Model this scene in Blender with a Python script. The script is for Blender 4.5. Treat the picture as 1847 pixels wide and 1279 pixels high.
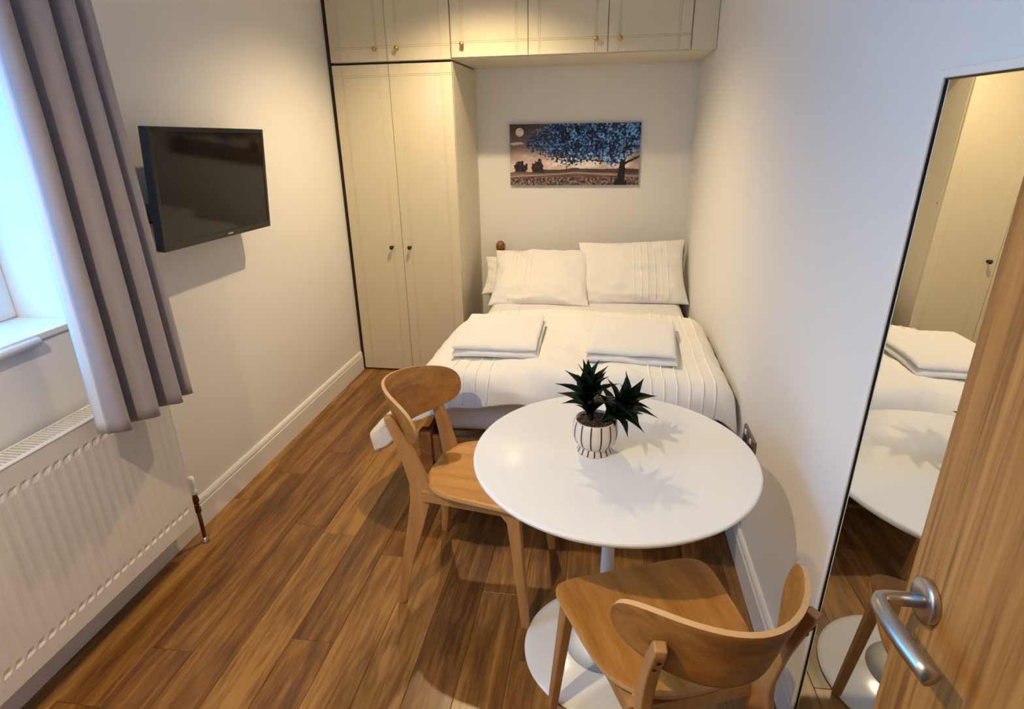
import bpy, bmesh, math, random
from mathutils import Vector, Matrix, noise
random.seed(7)
sc = bpy.context.scene
for o in list(bpy.data.objects): bpy.data.objects.remove(o)
C = sc.collection
PI = math.pi

# ------------------------------------------------------------------ camera
FPX, PITCH, YAW, ROLL, CAMH = 1064.46, .3683, -.1624, -.0175, 1.5238
F = Vector((math.sin(YAW)*math.cos(PITCH), math.cos(YAW)*math.cos(PITCH), -math.sin(PITCH)))
Rt = Vector((math.cos(YAW), -math.sin(YAW), 0)); U = Rt.cross(F)
cr, sr = math.cos(ROLL), math.sin(ROLL)
R_, U_ = Rt*cr + U*sr, U*cr - Rt*sr
cam_d = bpy.data.cameras.new('camera'); cam = bpy.data.objects.new('camera', cam_d); C.objects.link(cam)
cam_d.sensor_fit = 'HORIZONTAL'; cam_d.sensor_width = 36; cam_d.lens = FPX/1847*36; cam_d.clip_start = .02
cam.matrix_world = Matrix(((R_.x, U_.x, -F.x, 0), (R_.y, U_.y, -F.y, 0), (R_.z, U_.z, -F.z, CAMH), (0, 0, 0, 1)))
sc.camera = cam

# ------------------------------------------------------------------ world, exposure, window portal
vs = sc.view_settings
vs.view_transform = 'Standard'; vs.look = 'None'; vs.gamma = 1; vs.use_curve_mapping = False
vs.exposure = 0.38
w = bpy.data.worlds.new('sky'); sc.world = w; w.use_nodes = True
bg = w.node_tree.nodes['Background']; bg.inputs[0].default_value = (.085, .44, 1, 1); bg.inputs[1].default_value = 6.4

# room numbers (metres): camera stands over the origin, x right, y into the room
XL, YW, YB, ZC, YF = -1.612, 3.516, 4.128, 2.42, -.14
def xr(y): return .530 - .009*(y-2)
WY0, WY1, WZ0, WZ1 = .28, 1.515, .99, 2.16
XWD = -.886        # right side of the wardrobe

pl = bpy.data.lights.new('window_portal', 'AREA'); pl.shape = 'RECTANGLE'; pl.size = WY1-WY0; pl.size_y = WZ1-WZ0
pl.cycles.is_portal = True
po = bpy.data.objects.new('window_portal', pl); C.objects.link(po)
po.location = (-1.93, (WY0+WY1)/2, (WZ0+WZ1)/2); po.rotation_euler = (PI/2, 0, -PI/2)

def downlight_lamp(name, loc, energy, cone, blend):
    l = bpy.data.lights.new(name, 'SPOT'); l.energy = energy; l.color = (1, .755, .43)
    l.spot_size = math.radians(cone); l.spot_blend = blend; l.shadow_soft_size = .028
    o = bpy.data.objects.new(name, l); C.objects.link(o); o.location = loc
    return o
LA, LB = (-.68, 2.93, ZC-.012), (-.82, .12, ZC-.012)
downlight_lamp('downlight_lamp', LA, 96, 134, .74)
downlight_lamp('downlight_lamp', LB, 98, 145, .75)

# ------------------------------------------------------------------ materials
def new_mat(name):
    m = bpy.data.materials.new(name); m.use_nodes = True
    return m, m.node_tree, m.node_tree.nodes['Principled BSDF']
def lin(c): return tuple(x/12.92 if x <= .04045 else ((x+.055)/1.055)**2.4 for x in c)
def plain(name, rgb, rough=.5, metal=0, spec=.5, bump=0, bscale=200, coat=0, sheen=0):
    m, t, b = new_mat(name)
    b.inputs['Base Color'].default_value = (*rgb, 1); b.inputs['Roughness'].default_value = rough
    b.inputs['Metallic'].default_value = metal; b.inputs['Specular IOR Level'].default_value = spec
    b.inputs['Coat Weight'].default_value = coat
    b.inputs['Sheen Weight'].default_value = sheen
    if bump:
        n = t.nodes.new('ShaderNodeTexNoise'); n.inputs['Scale'].default_value = bscale; n.inputs['Detail'].default_value = 4
        tc = t.nodes.new('ShaderNodeTexCoord'); t.links.new(tc.outputs['Object'], n.inputs['Vector'])
        bp = t.nodes.new('ShaderNodeBump'); bp.inputs['Strength'].default_value = bump; bp.inputs['Distance'].default_value = .002
        t.links.new(n.outputs['Fac'], bp.inputs['Height']); t.links.new(bp.outputs['Normal'], b.inputs['Normal'])
    return m
def wood(name, dark, mid, light, scale, rough=.4, rnd=0., coat=0, fine=1., distort=.6, tint=None):
    """grain: noise stretched by `scale` (object coordinates), shifted per object by its random number"""
    m, t, b = new_mat(name); N = t.nodes; K = t.links
    tc = N.new('ShaderNodeTexCoord'); oi = N.new('ShaderNodeObjectInfo')
    sh = N.new('ShaderNodeVectorMath'); sh.operation = 'SCALE'; sh.inputs[0].default_value = (7.3, 11.7, 3.1)
    K.new(oi.outputs['Random'], sh.inputs['Scale'])
    ad = N.new('ShaderNodeVectorMath'); K.new(tc.outputs['Object'], ad.inputs[0]); K.new(sh.outputs[0], ad.inputs[1])
    mp = N.new('ShaderNodeMapping'); mp.inputs['Scale'].default_value = scale; K.new(ad.outputs[0], mp.inputs['Vector'])
    n1 = N.new('ShaderNodeTexNoise'); n1.inputs['Scale'].default_value = 1; n1.inputs['Detail'].default_value = 6; n1.inputs['Distortion'].default_value = distort
    n1.inputs['Roughness'].default_value = .62
    K.new(mp.outputs[0], n1.inputs['Vector'])
    mp2 = N.new('ShaderNodeMapping'); mp2.inputs['Scale'].default_value = tuple(s*f for s, f in zip(scale, (7, 7, 7))); K.new(ad.outputs[0], mp2.inputs['Vector'])
    n2 = N.new('ShaderNodeTexNoise'); n2.inputs['Scale'].default_value = 1; n2.inputs['Detail'].default_value = 3; K.new(mp2.outputs[0], n2.inputs['Vector'])
    mx = N.new('ShaderNodeMath'); mx.operation = 'MULTIPLY_ADD'; mx.inputs[1].default_value = .35*fine; K.new(n2.outputs['Fac'], mx.inputs[0]); K.new(n1.outputs['Fac'], mx.inputs[2])
    rv = N.new('ShaderNodeMath'); rv.operation = 'MULTIPLY_ADD'; rv.inputs[1].default_value = rnd; K.new(oi.outputs['Random'], rv.inputs[0]); K.new(mx.outputs[0], rv.inputs[2])
    ra = N.new('ShaderNodeValToRGB'); e = ra.color_ramp.elements
    c0 = .175*fine + rnd*.5
    e[0].position = max(0, .30+c0); e[0].color = (*dark, 1); e[1].position = min(1, .70+c0); e[1].color = (*light, 1)
    x = e.new(.5+c0); x.color = (*mid, 1)
    K.new(rv.outputs[0], ra.inputs[0]); K.new(ra.outputs[0], b.inputs['Base Color'])
    b.inputs['Roughness'].default_value = rough; b.inputs['Coat Weight'].default_value = coat; b.inputs['Coat Roughness'].default_value = .2
    bp = N.new('ShaderNodeBump'); bp.inputs['Strength'].default_value = .15; bp.inputs['Distance'].default_value = .001
    K.new(n2.outputs['Fac'], bp.inputs['Height']); K.new(bp.outputs['Normal'], b.inputs['Normal'])
    return m
M_wall = plain('white_paint', (.80, .79, .77), .75, bump=.12, bscale=160)
M_ceil = plain('ceiling_paint', (.85, .85, .84), .8)
M_trim = plain('gloss_trim', (.80, .79, .765), .35)
M_hall = plain('hall_paint', (.55, .53, .5), .8)
M_plank = wood('walnut_laminate', (.085, .032, .009), (.195, .083, .019), (.34, .168, .042), (15, 1.2, 15), .30, rnd=.20, distort=1.0, fine=1.2)
M_sub = plain('underlay', (.05, .03, .02), .9)
M_oak_seat = wood('oak_veneer', (.31, .122, .020), (.44, .188, .032), (.52, .245, .050), (3, 22, 22), .42, fine=.8)
M_oak_back = wood('oak_veneer_back', (.25, .103, .024), (.38, .17, .036), (.48, .23, .056), (16, 2.2, 22), .42, fine=.8)
M_oak_leg = wood('oak_leg', (.36, .17, .055), (.46, .235, .082), (.54, .29, .11), (20, 20, 2), .5, fine=.6)
M_oak_edge = plain('plywood_edge', (.60, .36, .16), .5)
M_door = wood('oak_door', (.19, .082, .019), (.36, .172, .043), (.45, .232, .065), (30, 30, 1.1), .5, fine=1., distort=1.6)
M_pine = wood('stained_pine', (.16, .065, .02), (.25, .11, .035), (.34, .16, .055), (14, 14, 14), .4)
M_cream = plain('cream_lacquer', (.67, .605, .445), .16, spec=.5)
M_cream2 = plain('cream_board', (.70, .64, .50), .45)
M_gap_shade = plain('gap_shade', (.03, .02, .012), .9)  # near-black colour stands in for the shade in the wardrobe gaps
M_brass = plain('brass', (.56, .36, .12), .35, metal=.9)
M_bronze = plain('dark_bronze', (.05, .032, .02), .35, metal=.5)
M_steel = plain('brushed_steel', (.50, .47, .44), .32, metal=1)
M_white = plain('white_lacquer', (.80, .80, .78), .12, coat=.3)
M_rad = plain('radiator_enamel', (.74, .72, .69), .35)
M_radd = plain('radiator_inside', (.25, .25, .26), .7)
M_copper = plain('tarnished_copper', (.14, .05, .035), .35, metal=.7)
M_plastic = plain('white_plastic', (.78, .77, .74), .4)
M_black = plain('black_plastic', (.006, .006, .007), .28)
M_screen = plain('black_screen', (.008, .007, .006), .07, spec=.38)
M_grey = plain('grey_print', (.45, .45, .45), .5)
M_linen = plain('white_cotton', (.775, .765, .755), .9, bump=.35, bscale=350, sheen=.2)
M_sheet = plain('white_sheet', (.74, .73, .75), .9, bump=.3, bscale=300, sheen=.2)
M_cord = plain('cotton_cord', (.92, .89, .82), .9)
M_towel = plain('white_terry', (.80, .80, .80), .95, bump=.8, bscale=700, sheen=.3)
M_curtain = plain('mauve_grey_cloth', (.31, .28, .31), .85, bump=.3, bscale=420, sheen=.3)
M_lining = plain('curtain_lining', (.62, .62, .64), .9)
M_pot = plain('cream_ceramic', (.74, .65, .56), .45)
M_stripe = plain('dark_stripe', (.045, .018, .014), .5)
M_leaf = plain('dark_leaf', (.010, .024, .010), .42, spec=.4)
M_leaf2 = plain('dark_leaf_young', (.014, .035, .016), .42, spec=.4)
M_soil = plain('soil', (.035, .02, .012), .95, bump=1, bscale=300)
M_grit = plain('grit', (.17, .10, .045), .8)
M_grit2 = plain('grit_dark', (.06, .035, .02), .8)
M_upvc = plain('white_upvc', (.78, .79, .80), .3)
M_sockmetal = plain('socket_metal', (.24, .20, .19), .35, metal=.7)

m, t, b = new_mat('mirror_silver'); M_mirror = m
b.inputs['Metallic'].default_value = 1; b.inputs['Roughness'].default_value = .0; b.inputs['Base Color'].default_value = (.86, .86, .82, 1)
m, t, b = new_mat('window_glass'); M_glass = m
t.nodes.remove(b); tr = t.nodes.new('ShaderNodeBsdfTransparent'); gl = t.nodes.new('ShaderNodeBsdfGlossy'); gl.inputs['Roughness'].default_value = .02
mx = t.nodes.new('ShaderNodeMixShader'); mx.inputs[0].default_value = .06
t.links.new(tr.outputs[0], mx.inputs[1]); t.links.new(gl.outputs[0], mx.inputs[2])
t.links.new(mx.outputs[0], t.nodes['Material Output'].inputs['Surface'])
m, t, b = new_mat('lamp_lens'); M_lens = m
b.inputs['Emission Color'].default_value = (1, .76, .47, 1); b.inputs['Emission Strength'].default_value = 14
m, t, b = new_mat('printed_canvas'); M_print = m
at = t.nodes.new('ShaderNodeVertexColor'); at.layer_name = 'print'; t.links.new(at.outputs['Color'], b.inputs['Base Color'])
b.inputs['Roughness'].default_value = .7

# ------------------------------------------------------------------ helpers
def link(name, me, mat, parent=None, loc=None, rot=None, smooth=False):
    o = bpy.data.objects.new(name, me); C.objects.link(o)
    if mat is not None and not me.materials: me.materials.append(mat)
    if smooth:
        for p in me.polygons: p.use_smooth = True
    if parent: o.parent = parent
    if loc is not None: o.location = loc
    if rot is not None: o.rotation_euler = rot
    return o
def obj(name, bm, mat, parent=None, loc=None, rot=None, smooth=False):
    bmesh.ops.recalc_face_normals(bm, faces=bm.faces)
    me = bpy.data.meshes.new(name); bm.to_mesh(me); bm.free()
    return link(name, me, mat, parent, loc, rot, smooth)
def tag(o, label, cat, group=None, kind=None):
    o['label'] = label; o['category'] = cat
    if group: o['group'] = group
    if kind: o['kind'] = kind
    return o
def thing(name, label, cat, loc=(0, 0, 0), rz=0, group=None, kind=None):
    o = bpy.data.objects.new(name, None); C.objects.link(o); o.empty_display_size = .05
    o.location = loc; o.rotation_euler = (0, 0, rz)
    return tag(o, label, cat, group, kind)
def add_box(bm, lo, hi, bev=0, seg=2):
    vs_ = [bm.verts.new((x, y, z)) for x in (lo[0], hi[0]) for y in (lo[1], hi[1]) for z in (lo[2], hi[2])]
    fs = [bm.faces.new([vs_[i] for i in f]) for f in ((0, 1, 3, 2), (4, 6, 7, 5), (0, 4, 5, 1), (2, 3, 7, 6), (0, 2, 6, 4), (1, 5, 7, 3))]
    if bev:
        es = list({e for f in fs for e in f.edges})
        bmesh.ops.bevel(bm, geom=es, offset=bev, segments=seg, profile=.5, affect='EDGES')
def box(name, lo, hi, mat, parent=None, bev=0, seg=2, loc=None, rot=None):
    bm = bmesh.new(); add_box(bm, lo, hi, bev, seg); return obj(name, bm, mat, parent, loc, rot)
def prism(bm, poly, z0, z1, axis=2):
    """extrude polygon (2D points) along axis between z0 and z1"""
    def P(p, h): return {2: (p[0], p[1], h), 0: (h, p[0], p[1]), 1: (p[0], h, p[1])}[axis]
    a = [bm.verts.new(P(p, z0)) for p in poly]; b_ = [bm.verts.new(P(p, z1)) for p in poly]
    n = len(poly); bm.faces.new(a); bm.faces.new(b_[::-1])
    for i in range(n): bm.faces.new((a[i], a[(i+1) % n], b_[(i+1) % n], b_[i]))
def lathe(prof, seg=40, axis=2, cap=True):
    bm = bmesh.new(); rings = []
    for r, h in prof:
        ring = []
        for k in range(seg):
            a = 2*PI*k/seg; c_, s_ = r*math.cos(a), r*math.sin(a)
            ring.append(bm.verts.new({2: (c_, s_, h), 0: (h, c_, s_), 1: (c_, h, s_)}[axis]))
        rings.append(ring)
    for i in range(len(rings)-1):
        for k in range(seg):
            bm.faces.new((rings[i][k], rings[i][(k+1) % seg], rings[i+1][(k+1) % seg], rings[i+1][k]))
    if cap: bm.faces.new(rings[0]); bm.faces.new(rings[-1])
    return bm
def tube(bm, pts, rads, seg=12, flat=1.):
    """swept tube along points; rads per point; flat squeezes the second axis"""
    pts = [Vector(p) for p in pts]; rings = []; up = None
    for i, p in enumerate(pts):
        d = (pts[min(i+1, len(pts)-1)] - pts[max(i-1, 0)]).normalized()
        if up is None:
            up = Vector((0, 0, 1)) if abs(d.z) < .9 else Vector((1, 0, 0))
        s = d.cross(up).normalized(); u = s.cross(d).normalized(); up = u
        r = rads[i] if hasattr(rads, '__len__') else rads
        rings.append([bm.verts.new(p + s*(r*math.cos(2*PI*k/seg)) + u*(r*flat*math.sin(2*PI*k/seg))) for k in range(seg)])
    for i in range(len(rings)-1):
        for k in range(seg):
            bm.faces.new((rings[i][k], rings[i][(k+1) % seg], rings[i+1][(k+1) % seg], rings[i+1][k]))
    bm.faces.new(rings[0]); bm.faces.new(rings[-1])
def bar(bm, pts):
    """rectangular section bar: pts = [(centre, half_a vector, half_b vector), ...]"""
    rings = []
    for c_, a, b_ in pts:
        c_, a, b_ = Vector(c_), Vector(a), Vector(b_)
        rings.append([bm.verts.new(c_ + a*i + b_*j) for i, j in ((-1, -1), (1, -1), (1, 1), (-1, 1))])
    for i in range(len(rings)-1):
        for k in range(4):
            bm.faces.new((rings[i][k], rings[i][(k+1) % 4], rings[i+1][(k+1) % 4], rings[i+1][k]))
    bm.faces.new(rings[0]); bm.faces.new(rings[-1])
def bev_all(bm, off, seg=2):
    bmesh.ops.bevel(bm, geom=list(bm.edges), offset=off, segments=seg, profile=.5, affect='EDGES')
def grid_obj(name, pts, mat, parent=None, smooth=True, solid=0, closed_u=False):
    """pts[i][j] -> Vector; optional solidify"""
    ni, nj = len(pts), len(pts[0])
    vs_ = [tuple(p) for r in pts for p in r]
    fs = [(i*nj+j, i*nj+j+1, (i+1)*nj+j+1, (i+1)*nj+j) for i in range(ni-1) for j in range(nj-1)]
    if closed_u: fs += [((ni-1)*nj+j, (ni-1)*nj+j+1, j+1, j) for j in range(nj-1)]
    me = bpy.data.meshes.new(name); me.from_pydata(vs_, [], fs); me.update()
    o = link(name, me, mat, parent, smooth=smooth)
    if solid:
        md = o.modifiers.new('thickness', 'SOLIDIFY'); md.thickness = solid; md.offset = -1
    return o
def sstep(a, b_, x):
    t_ = max(0, min(1, (x-a)/(b_-a))); return t_*t_*(3-2*t_)
def nz(x, y, z=0): return noise.noise(Vector((x, y, z)))

# ------------------------------------------------------------------ room shell
fl = box('floor', (XL-.0, YF-1.25, -.05), (xr(0)+.03, YB, -.012), M_sub)
tag(fl, 'warm brown walnut wood plank floor of the narrow bedroom', 'floor', kind='structure')
PWD, PLN = .142, 1.22
pm = {}
def plank_mesh(wd, ln):
    k = (round(wd, 3), round(ln, 3))
    if k not in pm:
        bm = bmesh.new(); add_box(bm, (-wd/2+.0004, -ln/2+.0004, -.012), (wd/2-.0004, ln/2-.0004, 0), .0011, 1)
        me = bpy.data.meshes.new('plank'); bmesh.ops.recalc_face_normals(bm, faces=bm.faces); bm.to_mesh(me); bm.free(); me.materials.append(M_plank); pm[k] = me
    return pm[k]
x = XL + .013 - .06; i = 0
while x < xr(0)-.005:
    x0 = max(x, XL+.001); x1 = min(x+PWD, xr(0)-.002)
    y = YF - .9 - random.random()*PLN if i % 3 else YF - .3 - (i*.37 % 1)*PLN
    while y < YB:
        a, b_ = max(y, YF-1.2), min(y+PLN, YB-.001)
        if b_-a > .02:
            o = link('plank', plank_mesh(x1-x0, b_-a), None, fl, ((x0+x1)/2, (a+b_)/2, 0))
        y += PLN
    x += PWD; i += 1

TH = .32
bm = bmesh.new()                                            # left wall with the window opening
add_box(bm, (XL-TH, YF, 0), (XL, WY0, ZC)); add_box(bm, (XL-TH, WY1, 0), (XL, YB+.1, ZC))
add_box(bm, (XL-TH, WY0, 0), (XL, WY1, WZ0-.02)); add_box(bm, (XL-TH, WY0, WZ1), (XL, WY1, ZC))
tag(obj('wall_left', bm, M_wall), 'white painted wall with window, television and radiator', 'wall', kind='structure')
bm = bmesh.new(); prism(bm, [(xr(YF-1.3), YF-1.3), (xr(YF-1.3)+.12, YF-1.3), (xr(YB)+.12, YB+.1), (xr(YB), YB+.1)], 0, ZC)
tag(obj('wall_right', bm, M_wall), 'white painted wall beside the bed and tall mirror', 'wall', kind='structure')
tag(box('wall_back', (XL, YB, 0), (xr(YB)+.02, YB+.1, ZC), M_wall), 'white painted wall behind the headboard and tree picture', 'wall', kind='structure')
DX0, DX1, DZ = -.40, .402, 2.02
bm = bmesh.new()
add_box(bm, (XL, YF-.12, 0), (DX0, YF, ZC)); add_box(bm, (DX1, YF-.12, 0), (xr(YF)+.02, YF, ZC)); add_box(bm, (DX0, YF-.12, DZ), (DX1, YF, ZC))
tag(obj('wall_front', bm, M_wall), 'white painted wall with the doorway behind the viewer', 'wall', kind='structure')
bm = bmesh.new()
add_box(bm, (XL, YF-1.35, 0), (xr(0)+.05, YF-1.25, ZC)); add_box(bm, (XL-.1, YF-1.25, 0), (XL, YF, ZC))
tag(obj('wall_hall', bm, M_hall), 'plain wall of the hallway behind the doorway', 'wall', kind='structure')
tag(box('ceiling', (XL-TH, YF-1.35, ZC), (xr(0)+.15, YB+.1, ZC+.1), M_ceil), 'white painted ceiling with recessed downlights', 'ceiling', kind='structure')

def baseboard(name, prof, y0, y1, xa, xb, sgn, label):
    bm = bmesh.new()
    a = [bm.verts.new((xa+sgn*p, y0, z)) for p, z in prof]; b_ = [bm.verts.new((xb+sgn*p, y1, z)) for p, z in prof]
    n = len(prof); bm.faces.new(a); bm.faces.new(b_[::-1])
    for i in range(n): bm.faces.new((a[i], a[(i+1) % n], b_[(i+1) % n], b_[i]))
    tag(obj(name, bm, M_trim), label, 'baseboard', kind='structure')
BP = [(0, 0), (.016, 0), (.016, .098), (.0125, .102), (.0125, .106), (.015, .109), (.012, .122), (.007, .129), (0, .130)]
baseboard('baseboard_left', BP, YF, YW-.005, XL, XL, 1, 'white moulded skirting board below the television wall')
baseboard('baseboard_right', BP, YF, YB, xr(YF), xr(YB), -1, 'white moulded skirting board along the mirror wall')

# window: reveal board, frame, panes
tag(box('trim_1', (XL-TH+.02, WY0+.001, WZ0-.02), (XL+.006, WY1-.001, WZ0), M_trim, bev=.003), 'white window board at the foot of the window', 'window sill', kind='structure')
bm = bmesh.new(); tube(bm, [(XL+.012, WY0, .972), (XL+.012, 1.362, .972), (XL+.012, 1.368, .972)], [.0125, .0125, .009], 12)
tag(obj('trim_2', bm, M_trim, smooth=True), 'rounded white rail under the window board edge', 'trim', kind='structure')
wn = thing('window_1', 'white framed window deep in its blue lit reveal', 'window', (-1.86, WY0, WZ0), kind='structure')
wy, wz = WY1-WY0, WZ1-WZ0
for nm, lo, hi in (('frame_stile', (-.035, 0, 0), (.035, .065, wz)), ('frame_stile', (-.035, wy-.065, 0), (.035, wy, wz)), ('frame_rail', (-.035, .065, 0), (.035, wy-.065, .065)),
                   ('frame_rail', (-.035, .065, wz-.065), (.035, wy-.065, wz)), ('mullion', (-.03, wy/2-.03, .065), (.03, wy/2+.03, wz-.065))):
    box(nm, lo, hi, M_upvc, wn, bev=.006)
for a, b_ in ((.065, wy/2-.03), (wy/2+.03, wy-.065)):
    box('pane', (-.004, a, .065), (.004, b_, wz-.065), M_glass, wn)
# front door of the room, opened along the right wall
DFX, DY0, DY1 = .390, -.115, .656
d = thing('door_1', 'open oak veneer door with steel lever handle', 'door', (DFX, DY0, .006), kind='structure')
box('door_leaf', (0, 0, 0), (.04, DY1-DY0, 1.98), M_door, d, bev=.0015)
hy, hz = .608-DY0, .992
h = obj('handle_rose', lathe([(.0, -.0), (.026, 0), (.0265, -.002), (.0265, -.008), (.024, -.010), (.012, -.0105), (0, -.0105)], 40, axis=0, cap=False), M_steel, d, (0, hy, hz), smooth=True)
bm = bmesh.new()
P = [(-.005, 0, 0), (-.045, 0, 0), (-.053, -.002, 0), (-.058, -.009, 0), (-.059, -.020, 0), (-.058, -.040, -.001), (-.054, -.068, -.003), (-.048, -.091, -.006), (-.044, -.106, -.008)]
tube(bm, P, [.0085, .0085, .0088, .0092, .0098, .0104, .0106, .0106, .0106], 16)
obj('lever', bm, M_steel, h, smooth=True)

# downlights in the ceiling
for k, L_ in enumerate((LA, LB)):
    dl = thing('downlight', ('recessed ceiling downlight above the bed near the wardrobe', 'recessed ceiling downlight near the doorway')[k], 'light', (L_[0], L_[1], ZC), group='ceiling downlights')
    obj('trim_ring', lathe([(.034, -.002), (.036, -.006), (.046, -.006), (.048, -.001), (.048, 0), (.034, 0), (.034, -.002)], 32, cap=False), M_white, dl, smooth=True)
    obj('lens', lathe([(0, -.003), (.034, -.003), (.034, 0), (0, 0)], 32, cap=False), M_lens, dl)

# ------------------------------------------------------------------ wardrobe and bridging cupboards
def cupboard_door(parent, x0, x1, z0, z1, y, gx, gz, name='door'):
    """lacquered slab with routed groove lines; gx, gz = groove positions from the door's left and bottom"""
    wd, ht = x1-x0, z1-z0
    def lines(gs, full):
        out = {0., full}
        for g in gs:
            for d_ in (-.0025, 0, .0025): out.add(g+d_)
        return sorted(out)
    xs, zs_ = lines(gx, wd), lines(gz, ht)
    isx = lambda v_: any(abs(v_-g) < 1e-6 for g in gx); isz = lambda v_: any(abs(v_-g) < 1e-6 for g in gz)
    bm = bmesh.new(); vv = {}
    for i, a in enumerate(xs):
        for j, b_ in enumerate(zs_):
            dep = .0024 if (isx(a) or isz(b_)) else 0
            vv[i, j] = bm.verts.new((a, dep, b_))
    for i in range(len(xs)-1):
        for j in range(len(zs_)-1): bm.faces.new((vv[i, j], vv[i+1, j], vv[i+1, j+1], vv[i, j+1]))
    n, m_ = len(xs)-1, len(zs_)-1
    ring = [vv[i, 0] for i in range(n)] + [vv[n, j] for j in range(m_)] + [vv[i, m_] for i in range(n, 0, -1)] + [vv[0, j] for j in range(m_, 0, -1)]
    back = [bm.verts.new((r.co.x, .018, r.co.z)) for r in ring]
    for i in range(len(ring)): bm.faces.new((ring[i], back[i], back[(i+1) % len(ring)], ring[(i+1) % len(ring)]))
    bm.faces.new(back)
    return obj(name, bm, M_cream, parent, (x0, y, z0))
def knob(parent, x_, z_, mat):
    bm = lathe([(.0, .0), (.009, 0), (.009, -.002), (.005, -.004), (.0045, -.012), (.009, -.016), (.0125, -.021), (.0125, -.026), (.009, -.030), (0, -.031)], 20, axis=1, cap=False)
    return obj('knob', bm, mat, parent, (x_, 0, z_), smooth=True)
XW0 = -1.588
wr = thing('wardrobe', 'tall cream two door fitted wardrobe with dark knobs beside the bed', 'wardrobe', (XW0, YW, 0))
WD = XWD - XW0; ZS = 1.866
box('carcass', (0, .022, .0), (WD, YB-YW-.002, ZS), M_cream2, wr)
box('plinth', (.002, .012, 0), (WD-.002, .022, .03), M_gap_shade, wr)  # plinth strip coloured near-black for the shade below the doors
box('scribe_shade', (-.0235, .01, 0), (-.0005, .03, ZS+.5), M_gap_shade, wr)  # solid dark strip, paints the shadow between wardrobe and left wall
xm = -1.252 - XW0
for k, (a, b_) in enumerate(((.0015, xm-.0015), (xm+.0015, WD-.001))):
    wd = b_-a
    dr = cupboard_door(wr, a, b_, .012, ZS-.004, 0, [.055, .064, wd-.064, wd-.055] if k else [.055, .064, wd-.064, wd-.055], [.055, .064, ZS-.016-.064, ZS-.016-.055])
    knob(dr, (wd-.066, .047)[k], .824, M_bronze)
obj('screw_hole', lathe([(0, .001), (.004, .001), (.004, -.004), (0, -.004)], 12, axis=0, cap=False), M_bronze, wr, (WD, .045, 1.135))
ZU0, ZU1 = 1.876, ZC-.004
tb = thing('overhead_cupboard', 'cream two door cupboard on top of the wardrobe with brass knobs', 'cupboard', (XW0, YW, ZU0), group='fitted overhead cupboards')
box('carcass', (0, .022, 0), (WD, YB-YW-.002, ZU1-ZU0), M_cream2, tb)
for k, (a, b_) in enumerate(((.0015, xm-.0015), (xm+.0015, WD-.003))):
    wd = b_-a
    dr = cupboard_door(tb, a, b_, .002, ZU1-ZU0, 0, [.055, .064, wd-.064, wd-.055], [.066, .075, ZU1-ZU0-.06])
    knob(dr, (wd-.064, .060)[k], .060, M_brass)
XB0, XB1 = XWD+.001, xr(YW)-.002
bb = thing('overhead_cupboard', 'long cream three door bridging cupboard over the bed with brass knobs', 'cupboard', (XB0, YW, ZU0), group='fitted overhead cupboards')
bm = bmesh.new(); add_box(bm, (0, .022, 0), (xr(YB)-.003-XB0, YB-YW-.002, ZU1-ZU0)); obj('carcass', bm, M_cream2, bb)
sx = [-.884, -.459, -.037, .387]
for k in range(3):
    a, b_ = sx[k]+.002-XB0, sx[k+1]-.002-XB0; wd = b_-a
    dr = cupboard_door(bb, a, b_, .008, ZU1-ZU0, 0, [.055, .064, wd-.064, wd-.055], [.066, .075, ZU1-ZU0-.06])
    knob(dr, (.062, wd-.060, .060)[k], .062, M_brass)
box('filler_panel', (.391-XB0, .004, .004), (XB1-XB0, .022, ZU1-ZU0), M_cream2, bb)

# ------------------------------------------------------------------ radiator under the window
RY0, RY1, RZ0, RZ1, RX = .42, 1.664, .145, .731, -1.502
rd = thing('radiator', 'white ribbed panel radiator under the window behind the curtain', 'radiator', (RX, RY0, 0))
RL = RY1-RY0; pitch = .0335; nfl = int((RL-.02)/pitch)
ys = [0.]; 
for k in range(nfl):
    c_ = .012 + pitch*(k+.5)
    ys += [c_-.0145, c_-.005, c_+.005, c_+.0145]
ys += [RL]
zz = [(RZ0, 0), (.200, 0), (.208, 1), (.222, .2), (.645, .2), (.661, 1), (.669, 0), (.716, 0), (RZ1-.004, 0)]
bm = bmesh.new(); vv = {}
for i, yy in enumerate(ys):
    fl_ = (i > 0 and i < len(ys)-1 and ((i-1) % 4 in (1, 2)))
    for j, (z_, on) in enumerate(zz):
        vv[i, j] = bm.verts.new((-.0040*on if (fl_ and on) else 0, yy, z_))
for i in range(len(ys)-1):
    for j in range(len(zz)-1): bm.faces.new((vv[i, j], vv[i+1, j], vv[i+1, j+1], vv[i, j+1]))
obj('front_panel', bm, M_rad, rd)
box('body', (-.078, .004, RZ0+.012), (-.008, RL-.004, RZ1-.03), M_radd, rd)
box('side_panel', (-.085, RL-.003, RZ0), (.0, RL, RZ1-.004), M_rad, rd, bev=.001)
box('side_panel', (-.085, 0, RZ0), (.0, .003, RZ1-.004), M_rad, rd, bev=.001)
box('top_edge', (-.016, 0, RZ1-.006), (.0015, RL, RZ1), M_rad, rd, bev=.002)
box('top_edge', (-.087, 0, RZ1-.006), (-.080, RL, RZ1), M_rad, rd, bev=.002)
bm = bmesh.new(); add_box(bm, (-.080, -.0025, RZ1-.012), (-.016, .0025, RZ1-.002)); bmesh.ops.recalc_face_normals(bm, faces=bm.faces)
slat_me = bpy.data.meshes.new('grille_slat'); bm.to_mesh(slat_me); bm.free(); slat_me.materials.append(M_rad)
ns = 92
for k in range(ns): link('grille_slat', slat_me, None, rd, (0, .008+(RL-.016)*k/(ns-1), 0))
for yy in (.2, RL-.2): box('wall_bracket', (XL-RX+.001, yy-.02, .2), (-.079, yy+.02, .65), M_radd, rd)
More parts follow.
